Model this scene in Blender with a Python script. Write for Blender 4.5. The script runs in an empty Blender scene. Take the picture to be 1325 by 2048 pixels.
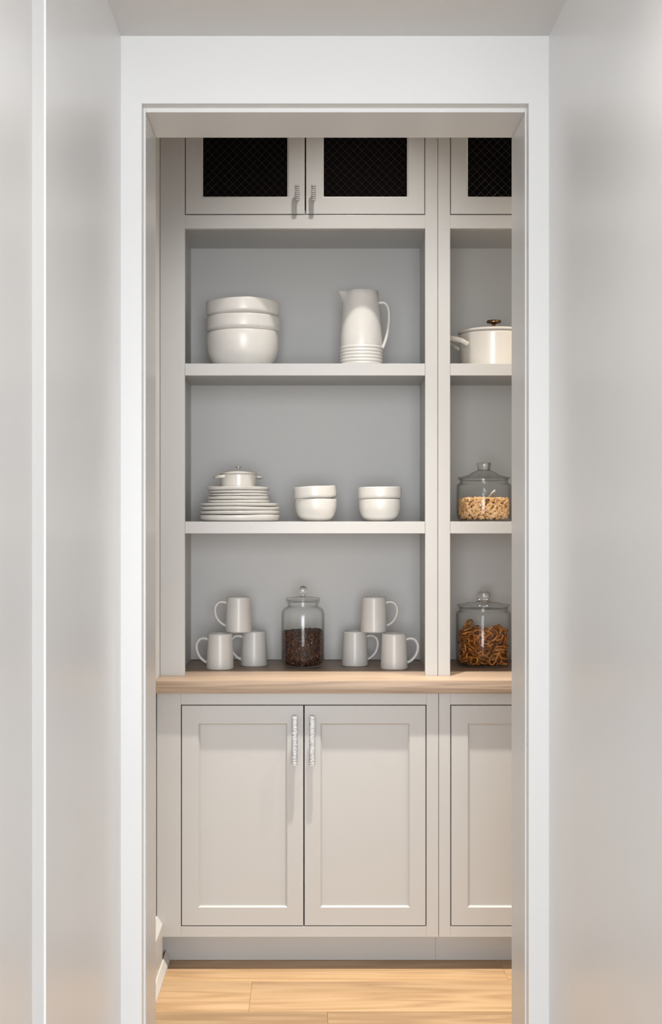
import bpy, bmesh, math, random
from mathutils import Vector, Matrix, Quaternion
random.seed(7)
C = bpy.context.scene.collection
SC = bpy.context.scene
PI = math.pi

# ------------------------------------------------------------------ camera
F = 2650.0            # focal length in pixels of the 1325 x 2048 frame
H = 1.406             # eye height
VX, VY = 618.0, 1054.0
cam_data = bpy.data.cameras.new('camera')
cam = bpy.data.objects.new('camera', cam_data)
C.objects.link(cam)
cam.location = (0, 0, H)
cam.rotation_euler = (PI / 2, 0, 0)
cam_data.sensor_fit = 'AUTO'
cam_data.sensor_width = 36.0
cam_data.lens = F / 2048 * 36.0
cam_data.shift_x = (662.5 - VX) / 2048
cam_data.shift_y = (VY - 1024.0) / 2048
cam_data.clip_start = 0.02
SC.camera = cam

# ------------------------------------------------------------------ world, light, exposure
world = bpy.data.worlds.new('world')
SC.world = world
world.use_nodes = True
wb = world.node_tree.nodes['Background']
wb.inputs[0].default_value = (0.88, 0.94, 1.0, 1)
wb.inputs[1].default_value = 1.2
SC.view_settings.view_transform = 'Standard'
SC.view_settings.look = 'None'
SC.view_settings.gamma = 1.0
SC.view_settings.exposure = 0.08
SC.view_settings.use_curve_mapping = False
SC.cycles.transparent_max_bounces = 32     # the jars have several glass surfaces in line


def spot(name, loc, aim, power, size, blend, radius, color):
    d = bpy.data.lights.new(name, 'SPOT')
    d.energy = power
    d.spot_size = math.radians(size)
    d.spot_blend = blend
    d.shadow_soft_size = radius
    d.color = color
    o = bpy.data.objects.new(name, d)
    C.objects.link(o)
    o.location = loc
    o.rotation_euler = (Vector(aim) - Vector(loc)).to_track_quat('-Z', 'Y').to_euler()
    return o


def area(name, loc, aim, power, sx, sy, color):
    d = bpy.data.lights.new(name, 'AREA')
    d.shape = 'RECTANGLE'
    d.size, d.size_y = sx, sy
    d.energy = power
    d.color = color
    o = bpy.data.objects.new(name, d)
    C.objects.link(o)
    o.location = loc
    o.rotation_euler = (Vector(aim) - Vector(loc)).to_track_quat('-Z', 'Y').to_euler()
    return o


# recessed cans in the pantry ceiling, one can in the hall ceiling, daylight of the room behind
spot('pantry_can', (0.17, 3.72, 3.37), (0.17, 3.84, 0), 138, 82, 1.0, 0.025, (1.0, 0.95, 0.88))
spot('pantry_can_beam', (0.17, 3.72, 3.37), (0.17, 3.90, 0), 340, 40, 0.9, 0.025, (1.0, 0.92, 0.80))
spot('pantry_can', (1.12, 3.72, 3.37), (1.12, 3.84, 0), 165, 82, 1.0, 0.025, (1.0, 0.85, 0.66))
spot('hall_can', (0.12, 1.70, 2.42), (0.12, 1.80, 0), 11, 150, 0.9, 0.06, (1.0, 0.93, 0.85))
area('room_daylight', (0.28, -4.6, 1.45), (0.10, 3, 1.40), 620, 5.0, 2.8, (0.94, 0.97, 1.0))


# ------------------------------------------------------------------ materials
def mat(name, color, rough=0.5, metal=0.0, spec=0.5, coat=0.0):
    m = bpy.data.materials.new(name)
    m.use_nodes = True
    b = m.node_tree.nodes['Principled BSDF']
    b.inputs['Base Color'].default_value = (*color, 1)
    b.inputs['Roughness'].default_value = rough
    b.inputs['Metallic'].default_value = metal
    b.inputs['Specular IOR Level'].default_value = spec
    b.inputs['Coat Weight'].default_value = coat
    return m, m.node_tree, b


def noise_on(nt, b, scale, c1, c2, lo=0.3, hi=0.7, detail=4, stretch=(1, 1, 1), per_object=False):
    N, L = nt.nodes, nt.links
    tc = N.new('ShaderNodeTexCoord')
    mp = N.new('ShaderNodeMapping')
    mp.inputs['Scale'].default_value = stretch
    L.new(tc.outputs['Object'], mp.inputs[0])
    if per_object:
        oi = N.new('ShaderNodeObjectInfo')
        mul = N.new('ShaderNodeMath'); mul.operation = 'MULTIPLY'; mul.inputs[1].default_value = 37.0
        L.new(oi.outputs['Random'], mul.inputs[0])
        L.new(mul.outputs[0], mp.inputs['Location'])
    nz = N.new('ShaderNodeTexNoise')
    nz.inputs['Scale'].default_value = scale
    nz.inputs['Detail'].default_value = detail
    L.new(mp.outputs[0], nz.inputs['Vector'])
    rp = N.new('ShaderNodeValToRGB')
    rp.color_ramp.elements[0].position = lo
    rp.color_ramp.elements[1].position = hi
    rp.color_ramp.elements[0].color = (*c1, 1)
    rp.color_ramp.elements[1].color = (*c2, 1)
    L.new(nz.outputs['Fac'], rp.inputs[0])
    L.new(rp.outputs[0], b.inputs['Base Color'])
    return nz, rp, mp


def bump(nt, b, src, strength, dist=0.001):
    bp = nt.nodes.new('ShaderNodeBump')
    bp.inputs['Strength'].default_value = strength
    bp.inputs['Distance'].default_value = dist
    nt.links.new(src, bp.inputs['Height'])
    nt.links.new(bp.outputs[0], b.inputs['Normal'])


def paint(name, c, rough, spec=0.5):
    m, nt, b = mat(name, c, rough, spec=spec)
    d = tuple(x * 0.985 for x in c)
    nz, rp, mp = noise_on(nt, b, 6.0, d, c)
    n2 = nt.nodes.new('ShaderNodeTexNoise')
    n2.inputs['Scale'].default_value = 260
    nt.links.new(mp.outputs[0], n2.inputs['Vector'])
    bump(nt, b, n2.outputs['Fac'], 0.06, 0.0006)
    return m


def wood(name, dark, mid, light, rough, tone=0.10, per_object=True, ring=9.0):
    m, nt, b = mat(name, mid, rough, spec=0.4)
    N, L = nt.nodes, nt.links
    tc = N.new('ShaderNodeTexCoord')
    add = N.new('ShaderNodeVectorMath'); add.operation = 'ADD'
    L.new(tc.outputs['Object'], add.inputs[0])
    oi = N.new('ShaderNodeObjectInfo')
    sc_ = N.new('ShaderNodeMath'); sc_.operation = 'MULTIPLY'
    sc_.inputs[1].default_value = 23.0 if per_object else 0.0
    L.new(oi.outputs['Random'], sc_.inputs[0])
    L.new(sc_.outputs[0], add.inputs[1])
    mp = N.new('ShaderNodeMapping'); mp.inputs['Scale'].default_value = (0.9, ring, ring)
    L.new(add.outputs[0], mp.inputs[0])
    n1 = N.new('ShaderNodeTexNoise'); n1.inputs['Scale'].default_value = 1.1; n1.inputs['Detail'].default_value = 2
    L.new(mp.outputs[0], n1.inputs['Vector'])
    k = N.new('ShaderNodeMath'); k.operation = 'MULTIPLY'; k.inputs[1].default_value = 11.0
    L.new(n1.outputs['Fac'], k.inputs[0])
    fr = N.new('ShaderNodeMath'); fr.operation = 'PINGPONG'; fr.inputs[1].default_value = 1.0
    L.new(k.outputs[0], fr.inputs[0])
    mp2 = N.new('ShaderNodeMapping'); mp2.inputs['Scale'].default_value = (3.0, 170.0, 170.0)
    L.new(add.outputs[0], mp2.inputs[0])
    n2 = N.new('ShaderNodeTexNoise'); n2.inputs['Scale'].default_value = 1.0; n2.inputs['Detail'].default_value = 3
    L.new(mp2.outputs[0], n2.inputs['Vector'])
    mx = N.new('ShaderNodeMix'); mx.data_type = 'FLOAT'; mx.inputs['Factor'].default_value = 0.58
    L.new(fr.outputs[0], mx.inputs[2]); L.new(n2.outputs['Fac'], mx.inputs[3])
    rp = N.new('ShaderNodeValToRGB')
    e = rp.color_ramp.elements
    e[0].position, e[0].color = 0.18, (*dark, 1)
    e[1].position, e[1].color = 0.85, (*light, 1)
    x = e.new(0.5); x.color = (*mid, 1)
    L.new(mx.outputs[0], rp.inputs[0])
    hsv = N.new('ShaderNodeHueSaturation')
    mr = N.new('ShaderNodeMapRange')
    mr.inputs['To Min'].default_value = 1.0 - tone
    mr.inputs['To Max'].default_value = 1.0 + tone
    L.new(oi.outputs['Random'], mr.inputs['Value'])
    L.new(mr.outputs[0], hsv.inputs['Value'])
    L.new(rp.outputs[0], hsv.inputs['Color'])
    L.new(hsv.outputs[0], b.inputs['Base Color'])
    bump(nt, b, n2.outputs['Fac'], 0.12, 0.0005)
    return m


def thin_glass(name, tint, edge):
    m = bpy.data.materials.new(name)
    m.use_nodes = True
    nt = m.node_tree
    N, L = nt.nodes, nt.links
    N.remove(N['Principled BSDF'])
    lw = N.new('ShaderNodeLayerWeight'); lw.inputs['Blend'].default_value = 0.5
    p5 = N.new('ShaderNodeMath'); p5.operation = 'POWER'; p5.inputs[1].default_value = 4.0
    L.new(lw.outputs['Facing'], p5.inputs[0])
    ma = N.new('ShaderNodeMath'); ma.operation = 'MULTIPLY_ADD'
    ma.inputs[1].default_value = 0.70; ma.inputs[2].default_value = 0.018
    L.new(p5.outputs[0], ma.inputs[0])
    mixc = N.new('ShaderNodeMix'); mixc.data_type = 'RGBA'
    p8 = N.new('ShaderNodeMath'); p8.operation = 'POWER'; p8.inputs[1].default_value = 6.0
    L.new(lw.outputs['Facing'], p8.inputs[0])
    mixc.inputs[6].default_value = (*tint, 1); mixc.inputs[7].default_value = (*edge, 1)
    L.new(p8.outputs[0], mixc.inputs[0])
    tr = N.new('ShaderNodeBsdfTransparent'); L.new(mixc.outputs[2], tr.inputs[0])
    gl = N.new('ShaderNodeBsdfGlossy'); gl.inputs['Roughness'].default_value = 0.015
    ms = N.new('ShaderNodeMixShader')
    L.new(ma.outputs[0], ms.inputs[0]); L.new(tr.outputs[0], ms.inputs[1]); L.new(gl.outputs[0], ms.inputs[2])
    L.new(ms.outputs[0], N['Material Output'].inputs[0])
    return m


WHITE = paint('white_wall_paint', (0.765, 0.768, 0.77), 0.30)
TRIMW = paint('white_trim_paint', (0.64, 0.636, 0.628), 0.30)
CEILW = paint('ceiling_paint', (0.68, 0.675, 0.67), 0.8, 0.2)
CAB = paint('cabinet_paint', (0.485, 0.482, 0.478), 0.36)
CAB_LIGHTENED = paint('cabinet_paint_lightened', (0.62, 0.615, 0.605), 0.45)  # same paint as CAB, lightened to paint in light the niches lack
DARK = mat('dark_void', (0.010, 0.008, 0.006), 0.6, spec=0.2)[0]
PANE = mat('dark_glass', (0.004, 0.003, 0.003), 0.5, spec=0.02)[0]
WIRE = mat('dark_wire', (0.012, 0.010, 0.009), 0.16, 0.0, 0.4)[0]
OAK = wood('oak_floor', (0.32, 0.20, 0.105), (0.42, 0.275, 0.15), (0.51, 0.35, 0.205), 0.42, 0.13, True, 10.0)
TOPW = wood('oak_worktop', (0.26, 0.19, 0.14), (0.38, 0.285, 0.212), (0.47, 0.36, 0.275), 0.45, 0.0, False, 36.0)
GLASS = thin_glass('jar_glass', (0.99, 0.992, 0.99), (0.34, 0.35, 0.34))
LIDG = thin_glass('lid_glass', (0.96, 0.965, 0.96), (0.16, 0.16, 0.15))


def ceramic(name, c, rough, speck):
    m, nt, b = mat(name, c, rough, coat=0.25)
    noise_on(nt, b, 14, tuple(x * speck for x in c), c, 0.3, 0.6)
    b.inputs['Coat Roughness'].default_value = 0.2
    return m


STONE = ceramic('white_stoneware', (0.73, 0.71, 0.68), 0.34, 0.94)
MUGM = ceramic('grey_white_stoneware', (0.69, 0.685, 0.67), 0.40, 0.96)
ENAM = ceramic('cream_enamel', (0.71, 0.68, 0.635), 0.2, 0.985)

m_, nt_, b_ = mat('brushed_pewter', (0.6, 0.59, 0.58), 0.46, 1.0)
nz_, rp_, mp_ = noise_on(nt_, b_, 90, (0.34, 0.33, 0.325), (0.66, 0.65, 0.64), stretch=(1, 1, 4))
PEWTER = m_
BRASS = mat('aged_brass', (0.30, 0.19, 0.10), 0.28, 1.0)[0]
STEEL = mat('steel', (0.62, 0.62, 0.62), 0.22, 1.0)[0]
CLEAR, nt_, b_ = mat('solid_glass', (0.97, 0.98, 0.97), 0.02)
b_.inputs['Transmission Weight'].default_value = 1.0
b_.inputs['IOR'].default_value = 1.45

BEAN, nt_, b_ = mat('roasted_bean', (0.05, 0.018, 0.008), 0.32)
noise_on(nt_, b_, 60, (0.016, 0.005, 0.002), (0.10, 0.031, 0.010), 0.35, 0.7)
BEANCORE = mat('bean_core', (0.010, 0.004, 0.002), 0.8)[0]
NUT, nt_, b_ = mat('roasted_peanut', (0.72, 0.44, 0.20), 0.42)
noise_on(nt_, b_, 70, (0.58, 0.30, 0.11), (0.86, 0.60, 0.33), 0.3, 0.7)
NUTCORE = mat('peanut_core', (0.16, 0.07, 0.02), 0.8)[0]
PRETZ, nt_, b_ = mat('baked_pretzel', (0.40, 0.13, 0.025), 0.22, coat=0.3)
nz_, rp_, mp_ = noise_on(nt_, b_, 45, (0.17, 0.035, 0.005), (0.74, 0.28, 0.04), 0.36, 0.66, per_object=True)
N_, L_ = nt_.nodes, nt_.links
vo = N_.new('ShaderNodeTexVoronoi'); vo.inputs['Scale'].default_value = 150
L_.new(mp_.outputs[0], vo.inputs['Vector'])
lt = N_.new('ShaderNodeMath'); lt.operation = 'LESS_THAN'; lt.inputs[1].default_value = 0.16
L_.new(vo.outputs['Distance'], lt.inputs[0])
mxs = N_.new('ShaderNodeMix'); mxs.data_type = 'RGBA'
mxs.inputs[7].default_value = (0.92, 0.86, 0.78, 1)
L_.new(lt.outputs[0], mxs.inputs[0]); L_.new(rp_.outputs[0], mxs.inputs[6])
L_.new(mxs.outputs[2], b_.inputs['Base Color'])


# ------------------------------------------------------------------ mesh helpers
def link(name, bm, m, parent=None, smooth=None, loc=None):
    me = bpy.data.meshes.new(name)
    bmesh.ops.recalc_face_normals(bm, faces=bm.faces)
    bm.to_mesh(me)
    bm.free()
    if m:
        me.materials.append(m)
    if smooth is not None:
        for p in me.polygons:
            p.use_smooth = True
        me.set_sharp_from_angle(angle=math.radians(smooth))
    o = bpy.data.objects.new(name, me)
    C.objects.link(o)
    if parent:
        o.parent = parent
    if loc is not None:
        o.location = loc
    return o


def thing(name, label, cat, loc=(0, 0, 0), group=None, rz=0.0):
    o = bpy.data.objects.new(name, None)
    o.empty_display_size = 0.05
    C.objects.link(o)
    o.location = loc
    o.rotation_euler = (0, 0, rz)
    return tag(o, label, cat, group)


def tag(o, label, cat, group=None, kind=None):
    if label:
        o['label'] = label
    if cat:
        o['category'] = cat
    if group:
        o['group'] = group
    if kind:
        o['kind'] = kind
    return o


def struct(name, bm, m, label=None, parent=None, smooth=None):
    o = link(name, bm, m, parent, smooth)
    if not parent:
        o['kind'] = 'structure'
        if label:
            o['label'] = label
    return o


def BM():
    return bmesh.new()


def box(bm, x0, x1, y0, y1, z0, z1, bev=0.0):
    v = [bm.verts.new((x, y, z)) for x in (x0, x1) for y in (y0, y1) for z in (z0, z1)]
    q = [(0, 1, 3, 2), (4, 6, 7, 5), (0, 4, 5, 1), (2, 3, 7, 6), (0, 2, 6, 4), (1, 5, 7, 3)]
    fs = [bm.faces.new([v[i] for i in f]) for f in q]
    if bev:
        es = set(e for f in fs for e in f.edges)
        bmesh.ops.bevel(bm, geom=list(es), offset=bev, segments=2, affect='EDGES', profile=0.5)
    return bm


def frame(bm, o, loops_in, yf, yb):
    """picture-frame ring in the XZ plane: outer rect o, then loops_in = [(rect, y), ...] from the front edge inward, closed at yb"""
    def rect(r, y):
        return [bm.verts.new(p) for p in ((r[0], y, r[2]), (r[1], y, r[2]), (r[1], y, r[3]), (r[0], y, r[3]))]
    e = 0.0008
    oi = (o[0] + e, o[1] - e, o[2] + e, o[3] - e)
    loops = [rect(o, yb), rect(o, yf + e), rect(oi, yf)] + [rect(r, y) for r, y in loops_in] + [rect(loops_in[-1][0], yb)]
    loops.append(loops[0])
    for a, b in zip(loops, loops[1:]):
        for i in range(4):
            j = (i + 1) % 4
            bm.faces.new((a[i], a[j], b[j], b[i]))
    return bm


def lathe(bm, prof, n=48, warp=None):
    """closed profile of (r, z); r == 0 gives a pole"""
    rings = []
    for k, (r, z) in enumerate(prof):
        if r <= 1e-6:
            rings.append([bm.verts.new((0, 0, z))])
            continue
        ring = []
        for i in range(n):
            t = 2 * PI * i / n
            rr, zz = (r, z) if warp is None else warp(r, z, t, k)
            ring.append(bm.verts.new((rr * math.cos(t), rr * math.sin(t), zz)))
        rings.append(ring)
    for a, b in zip(rings, rings[1:]):
        for i in range(n):
            j = (i + 1) % n
            if len(a) == 1 and len(b) == 1:
                continue
            if len(a) == 1:
                bm.faces.new((a[0], b[j], b[i]))
            elif len(b) == 1:
                bm.faces.new((a[i], a[j], b[0]))
            else:
                bm.faces.new((a[i], a[j], b[j], b[i]))
    return bm


def smoothed(pts, sub=3):
    """Catmull-Rom through the points"""
    P = [Vector(p) for p in pts]
    out = []
    for i in range(len(P) - 1):
        a, b, c, d = P[max(i - 1, 0)], P[i], P[i + 1], P[min(i + 2, len(P) - 1)]
        for k in range(sub):
            t = k / sub
            out.append(0.5 * ((2 * b) + (c - a) * t + (2 * a - 5 * b + 4 * c - d) * t * t + (3 * b - a - 3 * c + d) * t ** 3))
    out.append(P[-1])
    return out


def tube(bm, pts, rad, n=10, flat=1.0, closed=False, up=Vector((0, 0, 1))):
    """rad: one radius or one per point; flat squashes the tube along the sideways axis"""
    P = [Vector(p) for p in pts]
    m = len(P)
    rings = []
    prev = None
    for i in range(m):
        if closed:
            t = (P[(i + 1) % m] - P[i - 1]).normalized()
        else:
            t = (P[min(i + 1, m - 1)] - P[max(i - 1, 0)]).normalized()
        if prev is None:
            s = t.cross(up)
            if s.length < 1e-3:
                s = t.cross(Vector((0, 1, 0)))
        else:
            s = prev - t * prev.dot(t)
        s.normalize()
        prev = s
        u = s.cross(t)
        r = rad[i] if isinstance(rad, (list, tuple)) else rad
        rings.append([bm.verts.new(P[i] + s * (math.cos(2 * PI * k / n) * r * flat) + u * (math.sin(2 * PI * k / n) * r)) for k in range(n)])
    for a, b in (list(zip(rings, rings[1:])) + ([(rings[-1], rings[0])] if closed else [])):
        for k in range(n):
            j = (k + 1) % n
            bm.faces.new((a[k], a[j], b[j], b[k]))
    if not closed:
        bm.faces.new(rings[0][::-1])
        bm.faces.new(rings[-1])
    return bm


def prism_y(bm, prof, y0, y1):
    a = [bm.verts.new((x, y0, z)) for x, z in prof]
    b = [bm.verts.new((x, y1, z)) for x, z in prof]
    n = len(prof)
    for i in range(n):
        j = (i + 1) % n
        bm.faces.new((a[i], a[j], b[j], b[i]))
    bm.faces.new(a[::-1])
    bm.faces.new(b)
    return bm


def copy_tree(o, parent=None):
    c = o.copy()
    C.objects.link(c)
    if parent:
        c.parent = parent
    for ch in list(o.children):
        copy_tree(ch, c)
    return c


# ------------------------------------------------------------------ main distances (metres)
D_END, D_JAMB, D_JBACK = 2.79, 2.82, 3.005           # end of the hall, jamb front, jamb back
D_CTR, D_BASE, D_UP, D_BACK = 4.175, 4.20, 4.301, 4.818
HALL_L, HALL_R, HALL_C = -0.396, 0.506, 2.44
PAN_L, PAN_R, PAN_C = -0.484, 1.345, 3.40


def ux(p): return (p - VX) * D_UP / F
def uz(p): return H - (p - VY) * D_UP / F
def bx(p): return (p - VX) * D_BASE / F
def bz(p): return H - (p - VY) * D_BASE / F


Z_TOP = 0.9223                 # worktop
Z_WB = 0.8814
Z_S1, Z_S1B = uz(727), uz(751)
Z_S2, Z_S2B = uz(1043), uz(1067)

# ------------------------------------------------------------------ structure
floor = struct('floor', box(BM(), -3.0, 3.0, -3.2, 4.9, -0.20, -0.014), DARK, 'light oak plank floor')
rows = []
y = 4.353
while y > -2.0:
    rows.append((y - 0.254, y))
    y -= 0.254
fixed = {0: [0.62], 1: [-0.175], 2: [0.054, 1.2]}
for k, (ya, yb) in enumerate(rows):
    xl, xr = (-0.49, 1.35) if k < 6 else ((-0.60, 0.70) if k < 14 else (-1.5, 1.5))
    cuts = fixed.get(k, [random.uniform(xl + 0.2, xr - 0.2)])
    xs = [xl] + cuts + [xr]
    for xa, xb in zip(xs, xs[1:]):
        b = BM()
        w = (xb - xa) / 2
        box(b, -w + 0.0003, w - 0.0003, -0.127 + 0.0003, 0.127 - 0.0003, -0.014, 0.0, 0.0005)
        o = link('plank', b, OAK, floor, 40)
        o.location = ((xa + xb) / 2, (ya + yb) / 2, 0)

bm = BM()
box(bm, -0.56, -0.4096, 0.75, 1.975, 0, HALL_C)
box(bm, -0.56, HALL_L, 1.995, D_END, 0, HALL_C)
box(bm, -0.56, -0.4155, 1.975, 1.995, 0, HALL_C)
wall_l = struct('wall_left', bm, WHITE, 'white satin hallway wall on the left')
bm = BM()
v = []
for z_ in (0, HALL_C):
    v.append([bm.verts.new((x_, y_, z_)) for x_, y_ in ((-0.4140, 1.9615), (-0.4095, 1.9615), (-0.3985, 1.985), (-0.4140, 1.985))])
for i in range(4):
    j = (i + 1) % 4
    bm.faces.new((v[0][i], v[0][j], v[1][j], v[1][i]))
bm.faces.new(v[0][::-1])
bm.faces.new(v[1])
struct('trim_left', bm, TRIMW, 'narrow white edge moulding running up the left hallway wall')
struct('wall_right', box(BM(), HALL_R, 0.66, 0.75, D_END, 0, HALL_C), WHITE, 'white satin hallway wall on the right')
struct('ceiling', box(BM(), -0.56, 0.66, 0.75, D_END, HALL_C, HALL_C + 0.12), CEILW, 'low hallway ceiling')

bm = BM()
box(bm, -3.0, -0.56, 0.75, 0.90, 0, 2.74)
box(bm, 0.66, 3.0, 0.75, 0.90, 0, 2.74)
box(bm, -0.56, 0.66, 0.75, 0.90, HALL_C + 0.12, 2.74)
struct('wall_room', bm, WHITE, 'wall of the room behind, around the hallway mouth')

# cased opening
ox0, ox1, oz = (284 - VX) * D_END / F, (1058 - VX) * D_END / F, H + 847 * D_END / F
jx0, jx1, jz = (291.7 - VX) * D_JAMB / F, (1050.6 - VX) * D_JAMB / F, H + 829.5 * D_JAMB / F
door = bpy.data.objects.new('door_1', None)
C.objects.link(door)
door['kind'] = 'structure'
door['label'] = 'wide cased opening into the pantry'
bm = BM()
frame(bm, (HALL_L - 0.05, HALL_R + 0.05, -0.35, HALL_C + 0.05), [((ox0 - 0.001, ox1 + 0.001, -0.3, oz + 0.001), D_END), ((ox0, ox1, -0.3, oz), D_END + 0.001)], D_END, D_JAMB)
for v in bm.verts:
    if v.co.z < 0:
        v.co.z = 0.0
bmesh.ops.delete(bm, geom=[f for f in bm.faces if all(v.co.z < 1e-6 for v in f.verts)], context='FACES')
link('casing', bm, TRIMW, door)
for (a, b) in ((jx0 - 0.035, jx0), (jx1, jx1 + 0.035)):
    link('side_jamb', box(BM(), a, b, D_JAMB, D_JBACK, 0, jz + 0.035, 0.0012), TRIMW, door)
link('head_jamb', box(BM(), jx0, jx1, D_JAMB, D_JBACK, jz, jz + 0.035, 0.0012), TRIMW, door)
bm = BM()
box(bm, -0.60, jx0 - 0.035, D_JAMB, D_JBACK - 0.002, 0, PAN_C)
box(bm, jx1 + 0.035, PAN_R + 0.1, D_JAMB, D_JBACK - 0.002, 0, PAN_C)
box(bm, jx0 - 0.035, jx1 + 0.035, D_JAMB, D_JBACK - 0.002, jz + 0.035, PAN_C)
struct('wall_front', bm, WHITE, 'pantry side of the wall around the opening')

struct('wall_pantry_left', box(BM(), PAN_L - 0.12, PAN_L, D_JBACK - 0.002, 4.93, 0, PAN_C), WHITE, 'white pantry side wall left of the cabinets')
struct('wall_pantry_right', box(BM(), PAN_R, PAN_R + 0.12, D_JBACK - 0.002, 4.93, 0, PAN_C), WHITE, 'white pantry side wall right of the cabinets')
struct('wall_back', box(BM(), PAN_L, PAN_R, 4.835, 4.93, 0, PAN_C), WHITE, 'pantry wall behind the cabinets')
struct('ceiling_pantry', box(BM(), PAN_L - 0.12, PAN_R + 0.12, D_JAMB, 4.93, PAN_C, PAN_C + 0.1), CEILW, 'pantry ceiling')
struct('trim_1', box(BM(), PAN_L, PAN_R, D_UP + 0.004, 4.835, 3.055, PAN_C), CAB, 'bulkhead between upper cabinets and ceiling')

# baseboard of the pantry's left wall
w = PAN_L
bb = struct('baseboard_left', prism_y(BM(), [(w, 0), (w, .172), (w + .0045, .172), (w + .0075, .166), (w + .020, .147), (w + .020, 0)], D_JBACK, D_BASE), TRIMW, 'tall white baseboard with a sloped cap')
link('shoe_moulding', prism_y(BM(), [(w + .020, 0), (w + .020, .033), (w + .0235, .031), (w + .0345, .009), (w + .0345, 0)], D_JBACK, D_UP), TRIMW, bb)
w = PAN_R
bb = struct('baseboard_right', prism_y(BM(), [(w, 0), (w, .172), (w - .0045, .172), (w - .0075, .166), (w - .020, .147), (w - .020, 0)], D_JBACK, D_BASE), TRIMW, 'white baseboard of the pantry right wall')


# ------------------------------------------------------------------ cabinets
def rib_bar(bm, cx, cy, z0, z1, hw, hd, n, seed):
    """ribbed bar: n slightly uneven flat ribs stacked along z"""
    rnd = random.Random(seed)
    rings = []
    step = (z1 - z0) / n
    def ring(z, a, b, dx):
        pts = []
        for k in range(12):
            t = 2 * PI * (k + 0.5) / 12
            c, s = math.cos(t), math.sin(t)
            q = (abs(c) ** 5 + abs(s) ** 5) ** (-1 / 5)
            pts.append(bm.verts.new((cx + dx + a * c * q, cy + b * s * q, z)))
        return pts
    for i in range(n):
        a, b = hw * rnd.uniform(0.90, 1.0), hd * rnd.uniform(0.86, 1.0)
        dx = rnd.uniform(-0.0005, 0.0005)
        z = z0 + i * step
        g = 0.60
        rings += [ring(z + step * 0.02, hw * g, hd * g, 0), ring(z + step * 0.16, a, b, dx), ring(z + step * 0.80, a, b, dx), ring(z + step * 0.97, hw * g, hd * g, 0)]
    for a, b in zip(rings, rings[1:]):
        for k in range(12):
            j = (k + 1) % 12
            bm.faces.new((a[k], a[j], b[j], b[k]))
    bm.faces.new(rings[0][::-1])
    bm.faces.new(rings[-1])
    return bm


def pull(name, px, py0, py1, hw, gx, gz, face, out, n, parent, seed):
    cx, z0, z1 = gx(px), gz(py1), gz(py0)
    bm = BM()
    cy = face - out
    rib_bar(bm, cx, cy, z0, z1, hw, 0.0068, n, seed)
    L = z1 - z0
    for t in ((0.14, 0.86) if L > 0.1 else (0.28, 0.72)):
        z = z0 + L * t
        tube(bm, [(cx, face + 0.0005, z), (cx, face - 0.003, z), (cx, face - 0.0035, z), (cx, cy + 0.003, z)], [0.0070, 0.0070, 0.0048, 0.0048], 12)
    return link(name, bm, PEWTER, parent, 35)


def clip_line(p, d, r):
    t0, t1 = -1e9, 1e9
    for a, da, lo, hi in ((p[0], d[0], r[0], r[1]), (p[1], d[1], r[2], r[3])):
        u, v = (lo - a) / da, (hi - a) / da
        t0, t1 = max(t0, min(u, v)), min(t1, max(u, v))
    return (t0, t1) if t1 - t0 > 0.004 else None


def lattice(r, y):
    bm = BM()
    pitch, wv = 0.027, 0.0007
    for s, yy in ((1, y), (-1, y - 0.0014)):
        d = (math.sqrt(.5), s * math.sqrt(.5))
        nrm = (-d[1], d[0])
        span = (r[1] - r[0]) + (r[3] - r[2])
        k = -int(span / pitch) - 1
        while k * pitch < span:
            p = (r[0] + k * pitch, r[2] if s > 0 else r[3])
            c = clip_line(p, d, r)
            k += 1
            if not c:
                continue
            a = Vector((p[0] + d[0] * c[0], yy, p[1] + d[1] * c[0]))
            b = Vector((p[0] + d[0] * c[1], yy, p[1] + d[1] * c[1]))
            tube(bm, [a, b], wv, 8)
    return bm


UNIT_SHIFT_U, UNIT_SHIFT_B = 531.0, 539.5


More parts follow.
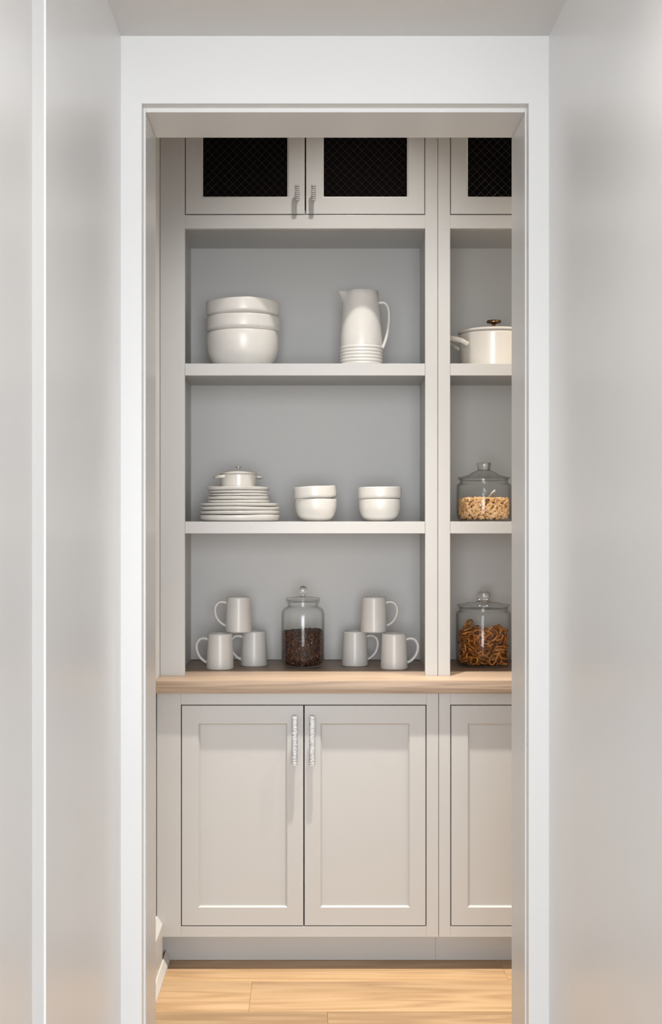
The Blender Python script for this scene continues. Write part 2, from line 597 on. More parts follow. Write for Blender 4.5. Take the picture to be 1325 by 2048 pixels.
def hutch(sh, x_left, x_right, label):
    """open hutch: face frame, carcass, two shelves and a pair of mesh-fronted doors on top; sh shifts it in face-plane pixels"""
    root = thing('hutch_cabinet', label, 'cabinet', ((x_left + x_right) / 2, D_UP, Z_TOP))
    kids = []
    def add(name, bm, m, par=None, smooth=None):
        o = link(name, bm, m, None, smooth)
        o.parent = par or root
        if par is None:
            o.location = -Vector(root.location)
        return o
    g = 0.0007
    s0, s1 = ux(370 + sh), ux(851 + sh)
    zr0, zr1 = uz(457), uz(430)                     # rail between niche and doors
    zd1, zt = 2.955, 3.05
    yf, yb = D_UP, D_UP + 0.020
    bm = BM()
    e = 0.0009
    box(bm, x_left + g, s0, yf, yb, Z_TOP, zt, e)
    box(bm, s1, x_right - g, yf, yb, Z_TOP, zt, e)
    box(bm, s0, s1, yf, yb, zr0, zr1, e)
    box(bm, s0, s1, yf, yb, zd1, zt, e)
    add('face_frame', bm, CAB)
    i0, i1 = ux(354 + sh), ux(867 + sh)
    bm = BM()
    box(bm, max(x_left + g, i0 - 0.019), i0, yb, D_BACK, Z_TOP, zt)
    box(bm, i1, min(x_right - g, i1 + 0.019), yb, D_BACK, Z_TOP, zt)
    box(bm, i0, i1, yb, D_BACK, uz(430), uz(430) + 0.018)
    box(bm, i0, i1, yb, D_BACK, zt - 0.018, zt)
    add('carcass', bm, CAB_LIGHTENED)
    add('back_panel', box(BM(), i0 - 0.005, i1 + 0.005, D_BACK, D_BACK + 0.012, Z_TOP + 0.002, zt), CAB_LIGHTENED)
    for zt_, zb_ in ((Z_S1, Z_S1B), (Z_S2, Z_S2B)):
        bm = BM()
        box(bm, s0 + 0.0004, s1 - 0.0004, yf + 0.0004, yb, zb_, zt_, 0.0009)
        box(bm, i0 + 0.001, i1 - 0.001, yb, D_BACK - 0.001, zt_ - 0.016, zt_)
        add('shelf', bm, CAB)
    z0 = uz(430) + 0.0035
    for side, (a, b, p0, p1, kx) in enumerate(((371.6, 609.9, 406, 575, 595), (612.6, 849.6, 648, 815, 627.5))):
        r = (ux(a + sh), ux(b + sh), z0, zd1 - 0.003)
        pane = (ux(p0 + sh), ux(p1 + sh), uz(392.5), zd1 - 0.066)
        lip = (pane[0] - 0.0045, pane[1] + 0.0045, pane[2] - 0.0035, pane[3] + 0.0035)
        bm = BM()
        frame(bm, r, [((lip[0] - .0005, lip[1] + .0005, lip[2] - .0005, lip[3] + .0005), yf + .0008), (lip, yf + 0.003), (pane, yf + 0.0055)], yf + 0.0008, yf + 0.019)
        d = add('door', bm, CAB)
        add('wire_mesh', lattice(pane, yf + 0.0125), WIRE, d, 60)['label'] = 'fine bronze diamond wire mesh'
        pn = add('pane', box(BM(), pane[0] - .003, pane[1] + .003, yf + 0.0148, yf + 0.0185, pane[2] - .003, pane[3] + .003), PANE, d)
        pn['label'] = 'black pane behind the wire mesh'
        pull('handle', kx + sh, 374, 405.5, 0.0078, ux, uz, yf + 0.0008, 0.027, 8, d, 11 + side)['label'] = 'small ribbed pewter pull'
    return root


def base_unit(sh, x_left, x_right, label):
    root = thing('base_cabinet', label, 'cabinet', ((x_left + x_right) / 2, D_BASE, 0))
    def add(name, bm, m, par=None, smooth=None):
        o = link(name, bm, m, None, smooth)
        o.parent = par or root
        if par is None:
            o.location = -Vector(root.location)
        return o
    g = 0.0007
    yf, yb = D_BASE, D_BASE + 0.020
    s0, s1 = bx(362 + sh), bx(853.5 + sh)
    zb0, zb1, zt0 = bz(1874), bz(1853), bz(1409.5)
    e = 0.0009
    bm = BM()
    box(bm, x_left + g, s0, yf, yb, zb0, Z_WB, e)
    box(bm, s1, x_right - g, yf, yb, zb0, Z_WB, e)
    box(bm, s0, s1, yf, yb, zb0, zb1, e)
    box(bm, s0, s1, yf, yb, zt0, Z_WB, e)
    add('face_frame', bm, CAB)
    bm = BM()
    box(bm, x_left + g, x_left + 0.018, yb, D_BACK - 0.01, zb0, Z_WB)
    box(bm, x_right - 0.018, x_right - g, yb, D_BACK - 0.01, zb0, Z_WB)
    box(bm, x_left + 0.018, x_right - 0.018, yb, D_BACK - 0.01, zb0, zb0 + 0.018)
    box(bm, x_left + 0.018, x_right - 0.018, D_BACK - 0.02, D_BACK - 0.01, zb0, Z_WB)
    add('carcass', bm, CAB_LIGHTENED)
    add('toe_kick', box(BM(), max(x_left, PAN_L) + 0.0003, x_right - 0.0003, D_UP + 0.001, D_UP + 0.016, 0.0005, zb0), CAB)
    for side, (a, b, kx) in enumerate(((363.8, 607.2, 590), (609.6, 851.8, 625))):
        r = (bx(a + sh), bx(b + sh), bz(1851.2), bz(1411.2))
        p0 = (397, 575) if side == 0 else (641.5, 820)
        o1 = (bx(p0[0] + sh), bx(p0[1] + sh), bz(1815), bz(1447))
        o2 = (o1[0] + 0.0022, o1[1] - 0.0022, o1[2] + 0.0022, o1[3] - 0.0022)
        o3 = (o1[0] + 0.0045, o1[1] - 0.0045, o1[2] + 0.0045, o1[3] - 0.0045)
        bm = BM()
        frame(bm, r, [(o1, yf + .0006), (o2, yf + .0035), (o3, yf + .0055), (o3, yf + 0.0095)], yf + 0.0006, yf + 0.019)
        d = add('door', bm, CAB)
        pz = [o3[0] - .004, o3[1] + .004, o3[2] - .004, o3[3] + .004]
        add('panel', box(BM(), o3[0], o3[1], yf + 0.0092, yf + 0.0160, o3[2], o3[3]), CAB, d)
        pull('handle', kx + sh, 1430, 1528, 0.0092, bx, bz, yf + 0.0006, 0.026, 33, d, 31 + side)['label'] = 'long ribbed pewter bar pull'
    return root


U_L, U_M, U_R = ux(320), ux(876.3), PAN_R - 0.001
B_L, B_M, B_R = PAN_L + 0.0015, bx(878), PAN_R - 0.001
hutch(0, U_L, U_M, 'grey hutch holding the bowls, plates and mugs, seen whole through the opening')
hutch(UNIT_SHIFT_U, U_M, U_R, 'grey hutch half hidden by the door jamb, holding the dutch oven and snack jars')
base_unit(0, B_L, B_M, 'grey base cabinet with two panelled doors and two ribbed pulls in view')
base_unit(UNIT_SHIFT_B, B_M, B_R, 'grey base cabinet cut off by the door jamb, below the pretzel jar')
o = link('worktop', box(BM(), PAN_L + 0.0005, PAN_R - 0.0005, D_CTR, D_BACK + 0.014, Z_WB, Z_TOP, 0.0015), TOPW, None, 40)
tag(o, 'light oak worktop running along the top of the base cabinets', 'worktop')


# ------------------------------------------------------------------ ceramics
def rim_profile(outer, wall, floor_t):
    """outer: (r, z) from the foot up to the rim; returns a closed profile with an inside"""
    out = [(0, outer[0][1] + 0.0015), (outer[0][0] - 0.003, outer[0][1] + 0.0015), (outer[0][0] - 0.002, outer[0][1])] + list(outer)
    r, z = outer[-1]
    out += [(r - wall * 0.25, z + wall * 0.35), (r - wall * 0.75, z + wall * 0.35), (r - wall, z)]
    inner = [(max(r - wall, 0.001), z) for r, z in outer[::-1][1:] if z > outer[0][1] + floor_t + 0.004]
    out += inner
    rr = inner[-1][0] if inner else outer[0][0]
    out += [(rr * 0.9, outer[0][1] + floor_t), (0, outer[0][1] + floor_t)]
    return out


def wob(seed, ar, az):
    rnd = random.Random(seed)
    ph = [rnd.uniform(0, 6.28) for _ in range(6)]
    def w(r, z, t, k):
        a = math.sin(2 * t + ph[0]) * 0.6 + math.sin(3 * t + ph[1]) * 0.3 + math.sin(5 * t + ph[2]) * 0.2
        b = math.sin(t + ph[3]) * 0.5 + math.sin(2 * t + ph[4]) * 0.4 + math.sin(4 * t + ph[5]) * 0.35
        return r * (1 + ar * a), z + az * b * min(1.0, max(0.0, z / 0.02))
    return w


def wx(p, d): return (p - VX) * d / F


def sm2(pts, sub=4):
    return [(p[0], p[1]) for p in smoothed([(a, b, 0) for a, b in pts], sub)]


G = 'large stacked bowls on the top shelf'
D = 4.535
cx = wx(486, D)
b3 = sm2([(.070, 0), (.083, .007), (.101, .025), (.1155, .052), (.1225, .085), (.1245, .113), (.1235, .1285)])
b2 = sm2([(.070, .0), (.085, .018), (.102, .048), (.1120, .0745), (.1185, .0835), (.1245, .0905), (.1260, .105), (.1260, .1285)])
bz3 = Z_S1 + 0.0004
big = [
    (b3, bz3, 'bottom bowl of the large white stack, resting on the shelf', 1, 0.003, 0.0015),
    (b2, bz3 + 0.0525, 'middle bowl of the large white stack, only its rim band showing', 2, 0.003, 0.0015),
    (b2, bz3 + 0.1035, 'topmost bowl of the large white stack, with an uneven rim', 3, 0.004, 0.0022),
]
for prof, z, lab, sd, ar, az in big:
    o = link('large_bowl', lathe(BM(), rim_profile(prof, 0.0055, 0.007), 72, wob(sd, ar, az)), STONE, None, 50, (cx + (0.0015 if sd == 2 else 0), D, z))
    tag(o, lab, 'bowl', G)

# small bowls: two pairs
sb = sm2([(.034, 0), (.046, .004), (.060, .018), (.0685, .040), (.0710, .060), (.0712, .0745)])
st = sm2([(.034, 0), (.046, .007), (.056, .022), (.0610, .033), (.0690, .0385), (.0735, .043), (.0742, .060), (.0738, .0745)])
G = 'small white bowls in pairs on the middle shelf'
Db = 4.47
for px, tilt, lab in ((632, -2.6, 'next to the plates'), (760, -0.6, 'near the shelf end')):
    x = wx(px, Db)
    o = link('small_bowl', lathe(BM(), rim_profile(sb, 0.0045, 0.006), 56, wob(px, .004, .0008)), STONE, None, 50, (x, Db, Z_S2 + .0004))
    tag(o, 'lower small bowl of the pair ' + lab, 'bowl', G)
    o = link('small_bowl', lathe(BM(), rim_profile(st, 0.0045, 0.006), 56, wob(px + 1, .005, .0012)), STONE, None, 50, (x, Db, Z_S2 + .0004 + .0395))
    o.rotation_euler = (0, math.radians(tilt), 0)
    if abs(tilt) > 2:
        o.location.z += 0.0022
    tag(o, ('tilted ' if abs(tilt) > 2 else '') + 'upper small bowl of the pair ' + lab, 'bowl', G)


# plates
def plate(r, h, deep=False):
    o = sm2([(r * .84, 0), (r * .93, h * .10), (r * .985, h * .42), (r, h * .80), (r, h)], 3)
    return [(0, .0008), (r * .80, .0008), (r * .82, 0)] + o + [(r - .0015, h + .0008), (r - .004, h), (r - .008, h * .80), (r * .85, h * .70), (0, h * .70)]


Dp = 4.475
px0 = wx(480, Dp)
z = Z_S2 + 0.0004
G = 'white dinner plates in the lower half of the stack'
rnd = random.Random(3)
for i, (h, lab) in enumerate(((.0215, 'deep bottom plate of the whole stack, on the shelf'), (.0118, 'second dinner plate up, above the deep bottom plate'),
                              (.0128, 'third dinner plate up, jutting out on one side'), (.0105, 'topmost wide dinner plate, under the smaller plates'))):
    r = (.1350, .1340, .1350, .1330)[i]
    dx = (0, 0.0005, 0.0015, -0.0010)[i]
    o = link('dinner_plate', lathe(BM(), plate(r, h), 80, wob(40 + i, .006, .0019)), STONE, None, 50, (px0 + dx, Dp, z))
    o.rotation_euler.z = rnd.uniform(0, 6)
    tag(o, lab, 'plate', G)
    z += h + 0.0013
G = 'white side plates in the upper half of the stack'
for i, (h, lab) in enumerate(((.0092, 'lowest side plate, lying on the dinner plates'), (.0112, 'thick second side plate of the upper stack'),
                              (.0078, 'thin middle side plate of the upper stack'), (.0084, 'fourth side plate, just below the topmost plate'),
                              (.0120, 'topmost flared side plate, carrying the little cocotte'))):
    r = (.1045, .1030, .1020, .1025, .1055)[i]
    dx = (0.0015, -0.0005, 0, 0.0005, -0.0012)[i]
    o = link('side_plate', lathe(BM(), plate(r, h), 72, wob(60 + i, .006, .0017)), STONE, None, 50, (wx(477.5, Dp) + dx, Dp, z))
    o.rotation_euler.z = rnd.uniform(0, 6)
    tag(o, lab, 'plate', G)
    z += h + 0.0013
Z_COC = z - 0.0012 - 0.012 * 0.30 + 0.0006   # floor of the top plate


# cooking pots: body, lid with knob, two handles
def pot(name, label, loc, r, h, rz, knob_m, scale_knob, loop, dome=1.0):
    root = thing(name, label, 'pot', loc, None, rz)
    outer = sm2([(r * .90, 0), (r * .945, r * .03), (r * .965, h * .35), (r * .985, h * .75), (r, h)], 4)
    link('body', lathe(BM(), rim_profile(outer, r * .05, r * .05), 72), ENAM, root, 40)
    t = r * .045
    lidp = [(0, h + t * .6), (r * .96, h + t * .6), (r * .965, h + t * .9), (r * 1.015, h + t * .9), (r * 1.035, h + t * 1.5), (r * 1.03, h + t * 2.3), (r * .93, h + t * (2.3 + 1.1 * dome)),
            (r * .70, h + t * (2.3 + 2.6 * dome)), (r * .4, h + t * (2.3 + 3.6 * dome)), (r * .15, h + t * (2.3 + 3.9 * dome)), (0, h + t * (2.3 + 3.95 * dome))]
    lid = link('lid', lathe(BM(), lidp, 72), ENAM, root, 40)
    k = scale_knob
    zt = h + t * (2.2 + 3.85 * dome)
    kp = [(0, zt), (k * .30, zt), (k * .26, zt + k * .25), (k * .24, zt + k * .60), (k * .45, zt + k * .72), (k, zt + k * .84), (k * 1.03, zt + k * 1.0), (k * .96, zt + k * 1.14), (k * .5, zt + k * 1.22), (0, zt + k * 1.22)]
    kn = link('knob', lathe(BM(), kp, 32), knob_m, lid, 40)
    kn['label'] = 'metal lid knob'
    for s in (-1, 1):
        bm = BM()
        w = r * .52
        if loop:
            pts = smoothed([(s * r * .90, -w, h * .68), (s * r * 1.08, -w * .97, h * .78), (s * r * 1.30, -w * .55, h * .86), (s * r * 1.35, 0, h * .87), (s * r * 1.30, w * .55, h * .86), (s * r * 1.08, w * .97, h * .78), (s * r * .90, w, h * .68)], 5)
            tube(bm, pts, r * .075, 12, 1.15)
        else:
            pts = smoothed([(s * r * .90, -w, h * .86), (s * r * 1.10, -w * .9, h * .84), (s * r * 1.27, -w * .45, h * .82), (s * r * 1.30, 0, h * .82), (s * r * 1.27, w * .45, h * .82), (s * r * 1.10, w * .9, h * .84), (s * r * .90, w, h * .86)], 4)
            tube(bm, pts, r * .085, 10, 1.2)
        link('handle', bm, ENAM, root, 60)
    return root


pot('mini_cocotte', 'little lidded white cocotte standing on the stack of plates', (wx(477.3, Dp), Dp, Z_COC), 0.0615, 0.0450, 0.30, STEEL, 0.0098, False)
Do = 4.545
pot('dutch_oven', 'cream enamel dutch oven with a bronze knob on the top shelf', (wx(988.5, Do), Do, Z_S1 + .0004), 0.1190, 0.1255, 0.12, BRASS, 0.0245, True, 0.55)

# pitcher
Dq = 4.50
ph = 0.2660
pp = [(.0690, 0.0)]
for k in range(7):
    z0 = 0.003 + k * 0.0112
    pp += [(.0722, z0 + .0015), (.0732, z0 + .0045), (.0722, z0 + .0078), (.0700, z0 + .0098)]
pp += [(.0708, .086), (.0705, .110), (.0690, .140), (.0665, .170), (.0635, .200), (.0605, .228), (.0585, .250), (.0578, ph)]
inner = [(.0535, ph), (.0545, .245), (.059, .20), (.065, .13), (.066, .03), (.05, .008), (0, .007)]
prof = [(0, .001)] + pp + [(.0565, ph + .0016), (.0545, ph + .0014)] + inner


def spout(r, z, t, k):
    d = abs(((t - PI + PI) % (2 * PI)) - PI)
    q = max(0.0, min(1.0, (z - .212) / (ph - .212)))
    s = math.exp(-(d / .30) ** 2)
    side = math.exp(-((d - .75) / .30) ** 2)
    return r + (0.0265 * s * q ** 1.9 - 0.003 * side * q), z + 0.0030 * s * q ** 2 - 0.001 * side * q


pit = link('pitcher', lathe(BM(), prof, 96, spout), STONE, None, 50, (wx(723.5, Dq), Dq, Z_S1 + .0004))
pit.rotation_euler.z = -0.12
tag(pit, 'tall white pitcher with ringed base and a spout on the top shelf', 'pitcher')
hp = smoothed([(.0600, 0, .228), (.074, 0, .2295), (.087, 0, .220), (.0935, 0, .196), (.0930, 0, .160), (.0870, 0, .120), (.0760, 0, .084), (.0690, 0, .074)], 5)
hb = BM()
tube(hb, [(p.x, p.y, p.z) for p in hp], [0.0066] * 8 + [0.0060] * (len(hp) - 8), 12, 1.5)
link('handle', hb, STONE, pit, 60)


# mugs
mh = 0.1200
mp = sm2([(.0430, 0), (.0455, .0022), (.0463, .007), (.0452, .045), (.0432, .085), (.0415, mh - .001)], 4)


def mug(px, d, z, rz, lab):
    m = link('mug', lathe(BM(), rim_profile(mp, 0.0040, 0.006), 56), MUGM, None, 50, (wx(px, d), d, z + .0003))
    m.rotation_euler.z = rz
    tag(m, lab, 'mug', 'white stoneware mugs on the worktop')
    pts = smoothed([(.0405, 0, .1000), (.053, 0, .1040), (.0685, 0, .1010), (.0790, 0, .0870), (.0805, 0, .0680), (.0730, 0, .0460), (.0590, 0, .0300), (.0445, 0, .0220)], 5)
    link('handle', tube(BM(), pts, 0.0052, 12, 1.25), MUGM, m, 60)
    return m


mug(440.3, 4.513, Z_TOP, PI - 0.10, 'front mug of the pyramid whose handles point to the wall corner')
mug(508.3, 4.622, Z_TOP, PI + 0.12, 'rear mug of the pyramid left of the coffee jar, half behind another')
mug(477.3, 4.568, Z_TOP + mh + .0016, PI + 0.05, 'top mug stacked on two others, left of the coffee jar')
mug(710.3, 4.622, Z_TOP, 0.10, 'mug standing just right of the coffee jar, at the back')
mug(789.0, 4.518, Z_TOP, -0.06, 'front mug beside the cabinet stile, right of the coffee jar')
mug(748.3, 4.570, Z_TOP + mh + .0016, -0.05, 'top mug stacked on two others, right of the coffee jar')


# ------------------------------------------------------------------ jars
def jar(label, loc, body, lid, knob, knob_mat, n=64):
    root = thing('glass_jar', label, 'jar', loc, 'lidded glass storage jars')
    link('body', lathe(BM(), body, n), GLASS, root, 40)
    l = link('lid', lathe(BM(), lid, n), LIDG, root, 40)
    link('knob', lathe(BM(), knob, 40), knob_mat, l, 45)
    return root


def wall_in(outer, t):
    return [(max(r - t, .001), z) for r, z in outer[::-1]]


def sphere_prof(r, zc, a0=-1.2, n=14):
    return [(0, zc + r * math.sin(a0))] + [(r * math.cos(a0 + (PI / 2 - a0) * i / n), zc + r * math.sin(a0 + (PI / 2 - a0) * i / n)) for i in range(n)] + [(0, zc + r)]


# coffee jar
Dc = 4.572
R = 0.0742
bo = [(0, 0.0005), (.058, 0.0005), (.062, 0.002), (.0700, .011), (.0738, .021), (R, .030), (R, .100), (R, .180), (.0735, .190), (.0700, .199), (.0620, .2065), (.0550, .2090), (.0525, .2110), (.0525, .2215), (.0560, .2235), (.0588, .2255), (.0588, .2280), (.0565, .2295)]
bi = [(.0500, .2295), (.0490, .2100), (.055, .2060), (.0660, .1970), (.0705, .186), (.0712, .175), (.0712, .030), (.0680, .018), (.060, .009), (0, .008)]
lp = [(0, .2250), (.046, .2250), (.047, .2300), (.0560, .2310), (.0588, .2325), (.0590, .2365), (.0565, .2392), (.030, .2430), (.014, .2440), (.0105, .2460), (0, .2460)]
jar('glass jar of dark coffee beans with a ball-knob lid, between the mugs', (wx(606.3, Dc), Dc, Z_TOP + .0003), bo + bi, lp,
    [(0, .2455), (.0095, .2455), (.0095, .2480)] + sphere_prof(.0165, .2635, -0.95)[1:], CLEAR)

# peanut jar on the middle shelf
Dn = 4.485
R = 0.0925
bo = [(0, .0005), (.078, .0005), (.084, .003), (.0895, .011), (.0915, .022), (R, .035), (R, .118), (.0912, .1245), (.0870, .1285), (.0828, .1300), (.0815, .1330), (.0815, .1385), (.0835, .1405), (.0835, .1425)]
bi = [(.0780, .1425), (.0780, .1300), (.0850, .1240), (.0885, .1180), (.0885, .030), (.084, .012), (.076, .006), (0, .006)]
lp = [(0, .1380), (.076, .1380), (.077, .1435), (.0840, .1438), (.0885, .1460), (.0875, .1495), (.070, .1530), (.052, .1580), (.040, .1660), (.026, .1720), (.0225, .1740), (0, .1740)]
kp = [(0, .1735), (.0215, .1735), (.0205, .1770), (.0215, .1830), (.0240, .1890), (.0245, .1950), (.0225, .1990), (.018, .2000), (0, .2000)]
jn = jar('squat glass jar half full of peanuts on the middle shelf', (wx(968.5, Dn), Dn, Z_S2 + .0003), bo + bi, lp, kp, CLEAR)

# pretzel jar on the worktop
Dz = 4.625
R = 0.0955
bo = [(0, .0005), (.080, .0005), (.087, .003), (.0925, .012), (.0945, .022), (R, .035), (R, .178), (.0942, .1850), (.0905, .1890), (.0865, .1905), (.0850, .1935), (.0850, .1985), (.0870, .2005), (.0870, .2025)]
bi = [(.0815, .2025), (.0815, .1905), (.0885, .1845), (.0925, .1780), (.0925, .025), (.088, .010), (.080, .005), (0, .005)]
lp = [(0, .1990), (.0790, .1990), (.0800, .2035), (.0860, .2045), (.0915, .2095), (.0925, .2125), (.0905, .2130), (.0620, .2165), (.0600, .2190), (.0300, .2215), (.0260, .2245), (0, .2245)]
kp = [(0, .2240), (.0200, .2240), (.0165, .2275), (.0185, .2320), (.0235, .2375), (.0255, .2440), (.0240, .2510), (.0190, .2560), (.0110, .2585), (0, .2590)]
jz_ = jar('tall glass jar of brown pretzels standing on the worktop', (wx(967.5, Dz), Dz, Z_TOP + .0003), bo + bi, lp, kp, CLEAR)

# ------------------------------------------------------------------ jar contents
ico = BM()
bmesh.ops.create_icosphere(ico, subdivisions=2, radius=1.0)
ico.verts.ensure_lookup_table()
IV = [v.co.copy() for v in ico.verts]
IF = [tuple(v.index for v in f.verts) for f in ico.faces]
ico.free()


def pile(name, m, core_m, base, r, h, top, size, count, label, cat, seed, crease):
    rnd = random.Random(seed)
    V, FC = [], []
    def put(p, s, q, cz):
        o = len(V)
        for v in IV:
            w = Vector((v.x * s[0], v.y * s[1], v.z * s[2]))
            if cz and v.z > 0.3:
                w.z -= s[2] * 0.55 * math.exp(-(v.y / 0.22) ** 2)
            w = q @ w
            V.append((w.x + p[0], w.y + p[1], w.z + p[2]))
        for f in IF:
            FC.append(tuple(i + o for i in f))
    def rad_at(z):
        return r * (0.86 + 0.14 * min(1.0, z / 0.02))
    for layer, rr in enumerate((0.0, size[2] * 1.15)):
        area_ = 2 * PI * r * h
        n = int(count)
        for i in range(n):
            z = size[1] * 0.7 + (h - size[1]) * ((i + 0.5) / n)
            t = i * 2.399963 + rnd.uniform(-.25, .25)
            R_ = rad_at(z) - size[2] * 1.05 - rr - rnd.uniform(0, size[2] * .4)
            f = rnd.uniform(.85, 1.12)
            q = Quaternion((0, 0, 1), t) @ Quaternion((0, 1, 0), PI / 2) @ Quaternion((0, 0, 1), rnd.uniform(0, 6.28)) @ Quaternion((1, 0, 0), rnd.gauss(0, .45)) @ Quaternion((0, 1, 0), rnd.gauss(0, .3))
            put((R_ * math.cos(t), R_ * math.sin(t), z), (size[0] * f, size[1] * f, size[2] * f), q, crease and rnd.random() < .6)
    n = int(count * 0.5)
    for i in range(n):
        rr = (r - size[0] * 1.2) * math.sqrt((i + .5) / n)
        t = i * 2.399963
        z = h + top(rr * math.cos(t), rr * math.sin(t)) + rnd.uniform(-.002, .002)
        q = Quaternion((0, 0, 1), rnd.uniform(0, 6.28)) @ Quaternion((1, 0, 0), rnd.gauss(0, .5)) @ Quaternion((0, 1, 0), rnd.gauss(0, .4))
        put((rr * math.cos(t), rr * math.sin(t), z), size, q, crease)
    me = bpy.data.meshes.new(name)
    me.from_pydata(V, [], FC)
    n_b = len(FC)
    for p in me.polygons:
        p.use_smooth = True
    me.materials.append(m)
    o = bpy.data.objects.new(name, me)
    C.objects.link(o)
    o.location = base
    rc = r - size[2] * 2.6
    core = link('core', lathe(BM(), [(0, .002), (rc * .85, .002), (rc, .02), (rc, h - size[1]), (0, h - size[1])], 40), core_m, o, 50)  # dark filler; shade between the pieces is put into its colour
    return tag(o, label, cat, None, 'stuff')


pile('coffee_beans', BEAN, BEANCORE, (wx(606.3, Dc), Dc, Z_TOP + .0090), .0700, .116, lambda x, y: .006 * math.exp(-((x - .02) ** 2 + y * y) / .0009) + .1 * x * .3,
     (.0052, .0038, .0027), 800, 'dark roasted coffee beans filling the jar between the mugs', 'coffee beans', 4, True)
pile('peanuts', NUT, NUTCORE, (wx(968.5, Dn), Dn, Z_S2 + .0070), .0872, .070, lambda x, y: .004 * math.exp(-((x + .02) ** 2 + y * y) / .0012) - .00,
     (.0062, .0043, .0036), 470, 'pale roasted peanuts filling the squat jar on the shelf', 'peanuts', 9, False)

# scoop standing in the peanuts
sr = thing('scoop', 'steel scoop with its handle slanting up out of the peanuts', 'scoop', (wx(960, Dn), Dn - 0.045, Z_S2 + 0.052))
link('handle', tube(BM(), smoothed([(-.004, 0, .006), (.010, 0, .020), (.028, .001, .037), (.046, .004, .052)], 4), [.0042] * 8 + [.0048] * 5, 12, 1.3), STEEL, sr, 60)
link('bowl', lathe(BM(), [(0, 0), (.010, .0015), (.017, .007), (.019, .014), (.0180, .014), (.016, .0075), (.009, .0030), (0, .0018)], 24), STEEL, sr, 50).location = (-.016, 0, -.012)

# pretzels: one mesh, one object each
pt = []
for (a, b) in ((-.004, -.0195), (-.0155, -.013), (-.0245, -.001), (-.0235, .011), (-.0150, .0175), (-.0055, .0150), (.0005, .0060), (.0030, -.003), (.0085, -.0125), (.0140, -.0165)):
    pt.append((a, b))
path = [(-.0150, -.0150, .0018), (-.0085, -.0120, .0022), (-.0030, -.0030, .0022), (.0015, .0050, .0020), (.0070, .0150, 0), (.0150, .0180, 0), (.0225, .0120, 0), (.0240, .0010, 0), (.0185, -.0110, 0), (.0085, -.0175, 0), (0, -.0190, 0),
        (-.0085, -.0175, 0), (-.0185, -.0110, 0), (-.0240, .0010, 0), (-.0225, .0120, 0), (-.0150, .0180, 0), (-.0070, .0150, 0), (-.0015, .0050, -.0020), (.0030, -.0030, -.0022), (.0085, -.0120, -.0022), (.0150, -.0150, -.0018)]
pbm = tube(BM(), smoothed(path, 2), 0.0034, 7)
proto = link('pretzel', pbm, PRETZ, None, 70)
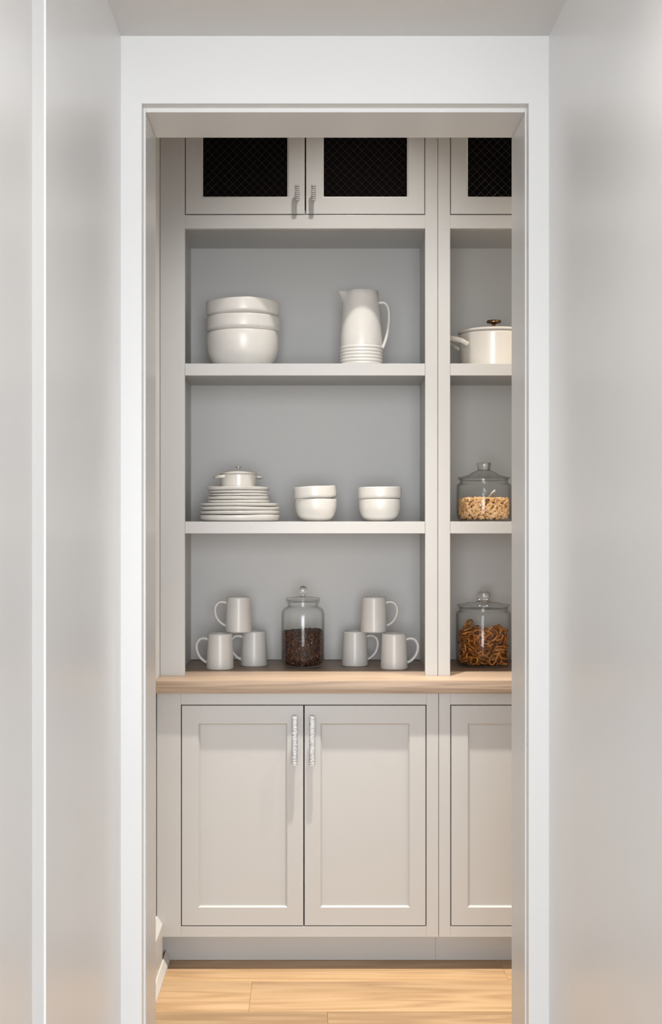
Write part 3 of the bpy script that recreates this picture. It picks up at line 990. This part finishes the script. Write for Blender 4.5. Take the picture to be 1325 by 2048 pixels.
PZ = [(0.0004,0.0619,0.0043,0.57,0.00,-0.00,-0.82),(0.0578,-0.0306,0.0043,0.72,0.00,-0.00,-0.69),(0.0406,0.0405,0.0043,0.17,0.00,0.00,-0.99),(0.0124,-0.0213,0.0043,0.79,0.00,0.00,0.62),(-0.0359,-0.0297,0.0043,0.00,-0.01,1.00,-0.00),(-0.0053,0.0101,0.0099,0.95,-0.11,-0.08,0.28),(-0.0229,0.0513,0.0127,0.63,0.05,-0.04,-0.77),(0.0420,0.0527,0.0129,0.93,0.00,-0.00,-0.37),(-0.0587,-0.0223,0.0136,0.78,-0.14,-0.07,0.61),(0.0470,0.0157,0.0147,0.96,0.26,-0.06,0.02),(0.0548,-0.0281,0.0189,0.04,-0.29,-0.95,0.14),(-0.0380,0.0244,0.0189,0.77,-0.05,-0.34,0.53),(0.0213,-0.0482,0.0202,0.08,0.89,0.44,-0.12),(-0.0105,-0.0653,0.0210,0.53,-0.32,-0.17,-0.76),(-0.0587,0.0548,0.0214,0.66,0.64,0.31,0.24),(-0.0652,0.0354,0.0214,0.31,0.25,-0.66,-0.64),(0.0294,0.0597,0.0215,0.00,0.41,0.91,0.00),(-0.0710,0.0066,0.0218,0.39,0.33,-0.57,-0.65),(0.0317,-0.0737,0.0219,0.75,-0.63,-0.18,0.10),(0.0800,0.0054,0.0220,0.55,-0.41,-0.53,0.49),(-0.0160,0.0597,0.0223,0.71,-0.04,-0.05,0.70),(-0.0579,-0.0226,0.0229,0.54,0.08,-0.13,-0.83),(-0.0057,-0.0329,0.0240,0.93,-0.28,-0.10,0.21),(-0.0493,-0.0654,0.0254,0.11,-0.51,-0.48,-0.70),(0.0278,0.0560,0.0301,0.70,0.00,-0.00,-0.71),(0.0330,0.0006,0.0302,0.70,-0.07,0.06,-0.71),(-0.0312,0.0158,0.0321,0.93,0.20,-0.28,-0.13),(-0.0010,-0.0032,0.0338,0.12,-0.93,0.19,-0.28),(0.0546,0.0016,0.0348,0.54,0.08,0.06,0.83),(-0.0296,0.0581,0.0399,0.04,0.14,0.09,0.98),(0.0398,-0.0540,0.0412,0.20,0.89,0.41,-0.07),(0.0631,0.0509,0.0417,0.04,0.51,0.44,0.74),(0.0178,0.0352,0.0422,0.03,-0.93,0.36,-0.12),(-0.0283,-0.0201,0.0432,0.72,0.36,-0.03,0.59),(-0.0546,0.0054,0.0448,0.23,0.12,0.08,0.96),(0.0427,-0.0430,0.0459,0.01,-0.09,0.97,-0.21),(-0.0147,-0.0718,0.0475,0.45,0.88,0.04,-0.18),(0.0090,0.0636,0.0480,0.42,-0.12,-0.04,0.90),(-0.0390,-0.0356,0.0490,0.57,0.02,0.36,-0.74),(0.0536,0.0118,0.0494,0.10,0.35,-0.92,-0.17),(-0.0756,-0.0322,0.0515,0.68,-0.09,0.70,0.19),(-0.0522,0.0192,0.0516,0.12,0.83,-0.54,-0.08),(-0.0036,-0.0693,0.0540,0.40,-0.07,0.47,0.78),(0.0546,-0.0385,0.0541,0.79,-0.17,0.10,0.58),(0.0131,-0.0384,0.0545,0.66,0.16,-0.17,-0.71),(0.0016,0.0640,0.0550,0.10,-0.39,0.91,-0.06),(-0.0426,0.0464,0.0550,0.76,-0.13,0.06,-0.64),(0.0150,0.0163,0.0559,0.93,-0.09,-0.23,0.29),(0.0633,0.0116,0.0565,0.06,0.53,-0.82,-0.20),(0.0426,0.0610,0.0576,0.14,0.45,0.50,0.73),(-0.0397,-0.0371,0.0599,0.32,-0.09,0.35,-0.87),(-0.0104,-0.0373,0.0607,0.47,-0.58,-0.27,0.61),(-0.0113,0.0190,0.0638,0.47,0.01,0.02,0.88),(-0.0632,0.0062,0.0649,0.38,0.10,0.10,0.92),(0.0656,0.0107,0.0649,0.21,-0.48,-0.85,-0.05),(0.0146,-0.0495,0.0654,0.11,-0.82,0.52,-0.21),(-0.0546,0.0364,0.0683,0.74,0.04,0.13,0.66),(-0.0391,-0.0402,0.0689,0.66,0.07,0.36,-0.66),(-0.0042,0.0347,0.0725,0.99,-0.06,0.04,-0.11),(-0.0247,0.0635,0.0737,0.11,-0.03,0.48,0.87),(0.0489,-0.0235,0.0754,0.26,-0.80,0.31,-0.44),(0.0159,-0.0234,0.0764,0.05,-0.19,-0.92,0.33),(0.0220,0.0122,0.0793,0.84,0.13,0.10,0.51),(-0.0222,0.0104,0.0794,0.66,0.07,-0.25,0.70),(0.0667,-0.0257,0.0806,0.34,0.63,0.46,0.53),(0.0588,0.0254,0.0813,0.21,-0.78,-0.58,0.05),(0.0796,-0.0102,0.0825,0.47,-0.46,0.60,-0.45),(-0.0194,0.0761,0.0835,0.09,0.27,-0.75,0.60),(0.0274,0.0612,0.0848,0.97,0.18,-0.01,-0.16),(-0.0638,-0.0136,0.0858,0.79,-0.18,0.03,0.59),(-0.0397,-0.0646,0.0860,0.82,-0.44,0.36,-0.05),(-0.0614,0.0253,0.0870,0.13,0.74,0.66,0.03),(0.0544,0.0212,0.0910,0.97,0.16,0.14,0.14),(0.0213,0.0595,0.0930,0.15,-0.90,-0.41,-0.12),(-0.0297,-0.0173,0.0931,0.33,-0.25,-0.82,0.39),(0.0194,-0.0512,0.0939,0.86,0.42,-0.26,-0.08),(0.0014,-0.0767,0.0945,0.63,-0.47,0.36,0.50),(-0.0497,0.0425,0.0957,0.09,0.98,0.16,0.09),(0.0031,0.0011,0.0963,0.08,0.40,0.85,0.33),(-0.0193,-0.0522,0.0974,0.46,-0.81,0.32,0.19),(0.0393,-0.0142,0.0979,0.19,0.47,0.74,0.45),(0.0606,0.0245,0.0994,0.69,0.21,0.01,0.69),(-0.0238,-0.0147,0.0995,0.10,-0.61,-0.60,0.51),(-0.0619,-0.0261,0.0998,0.16,0.52,0.84,-0.10),(0.0428,-0.0502,0.1018,0.13,-0.69,-0.50,-0.51),(0.0185,0.0370,0.1030,0.36,0.22,-0.06,-0.91),(-0.0672,-0.0030,0.1046,0.74,0.01,-0.24,-0.63),(-0.0020,0.0023,0.1056,0.31,-0.91,0.26,-0.14),(0.0430,-0.0258,0.1088,0.85,0.19,-0.45,0.17),(-0.0170,0.0535,0.1091,0.71,0.08,0.04,0.69),(-0.0578,0.0252,0.1095,0.97,-0.18,-0.12,0.08),(0.0583,0.0257,0.1100,0.21,-0.80,-0.57,0.05),(0.0285,-0.0580,0.1120,0.40,-0.88,0.04,-0.24),(0.0671,0.0039,0.1156,0.10,0.72,-0.67,-0.16),(-0.0071,0.0588,0.1163,0.05,-0.94,-0.33,0.07),(-0.0477,0.0585,0.1218,0.46,0.13,0.82,-0.32)]
zb = Z_TOP + .0062
for i, v in enumerate(PZ):
    o = proto if i == 0 else proto.copy()
    if i:
        C.objects.link(o)
    o.location = (wx(967.5, Dz) + v[0], Dz + v[1], zb + v[2] * 1.06)
    o.rotation_mode = 'QUATERNION'
    o.rotation_quaternion = Quaternion(v[3:7])
    tag(o, 'small glossy brown pretzel heaped inside the tall glass jar', 'pretzel', 'pretzels in the tall jar')
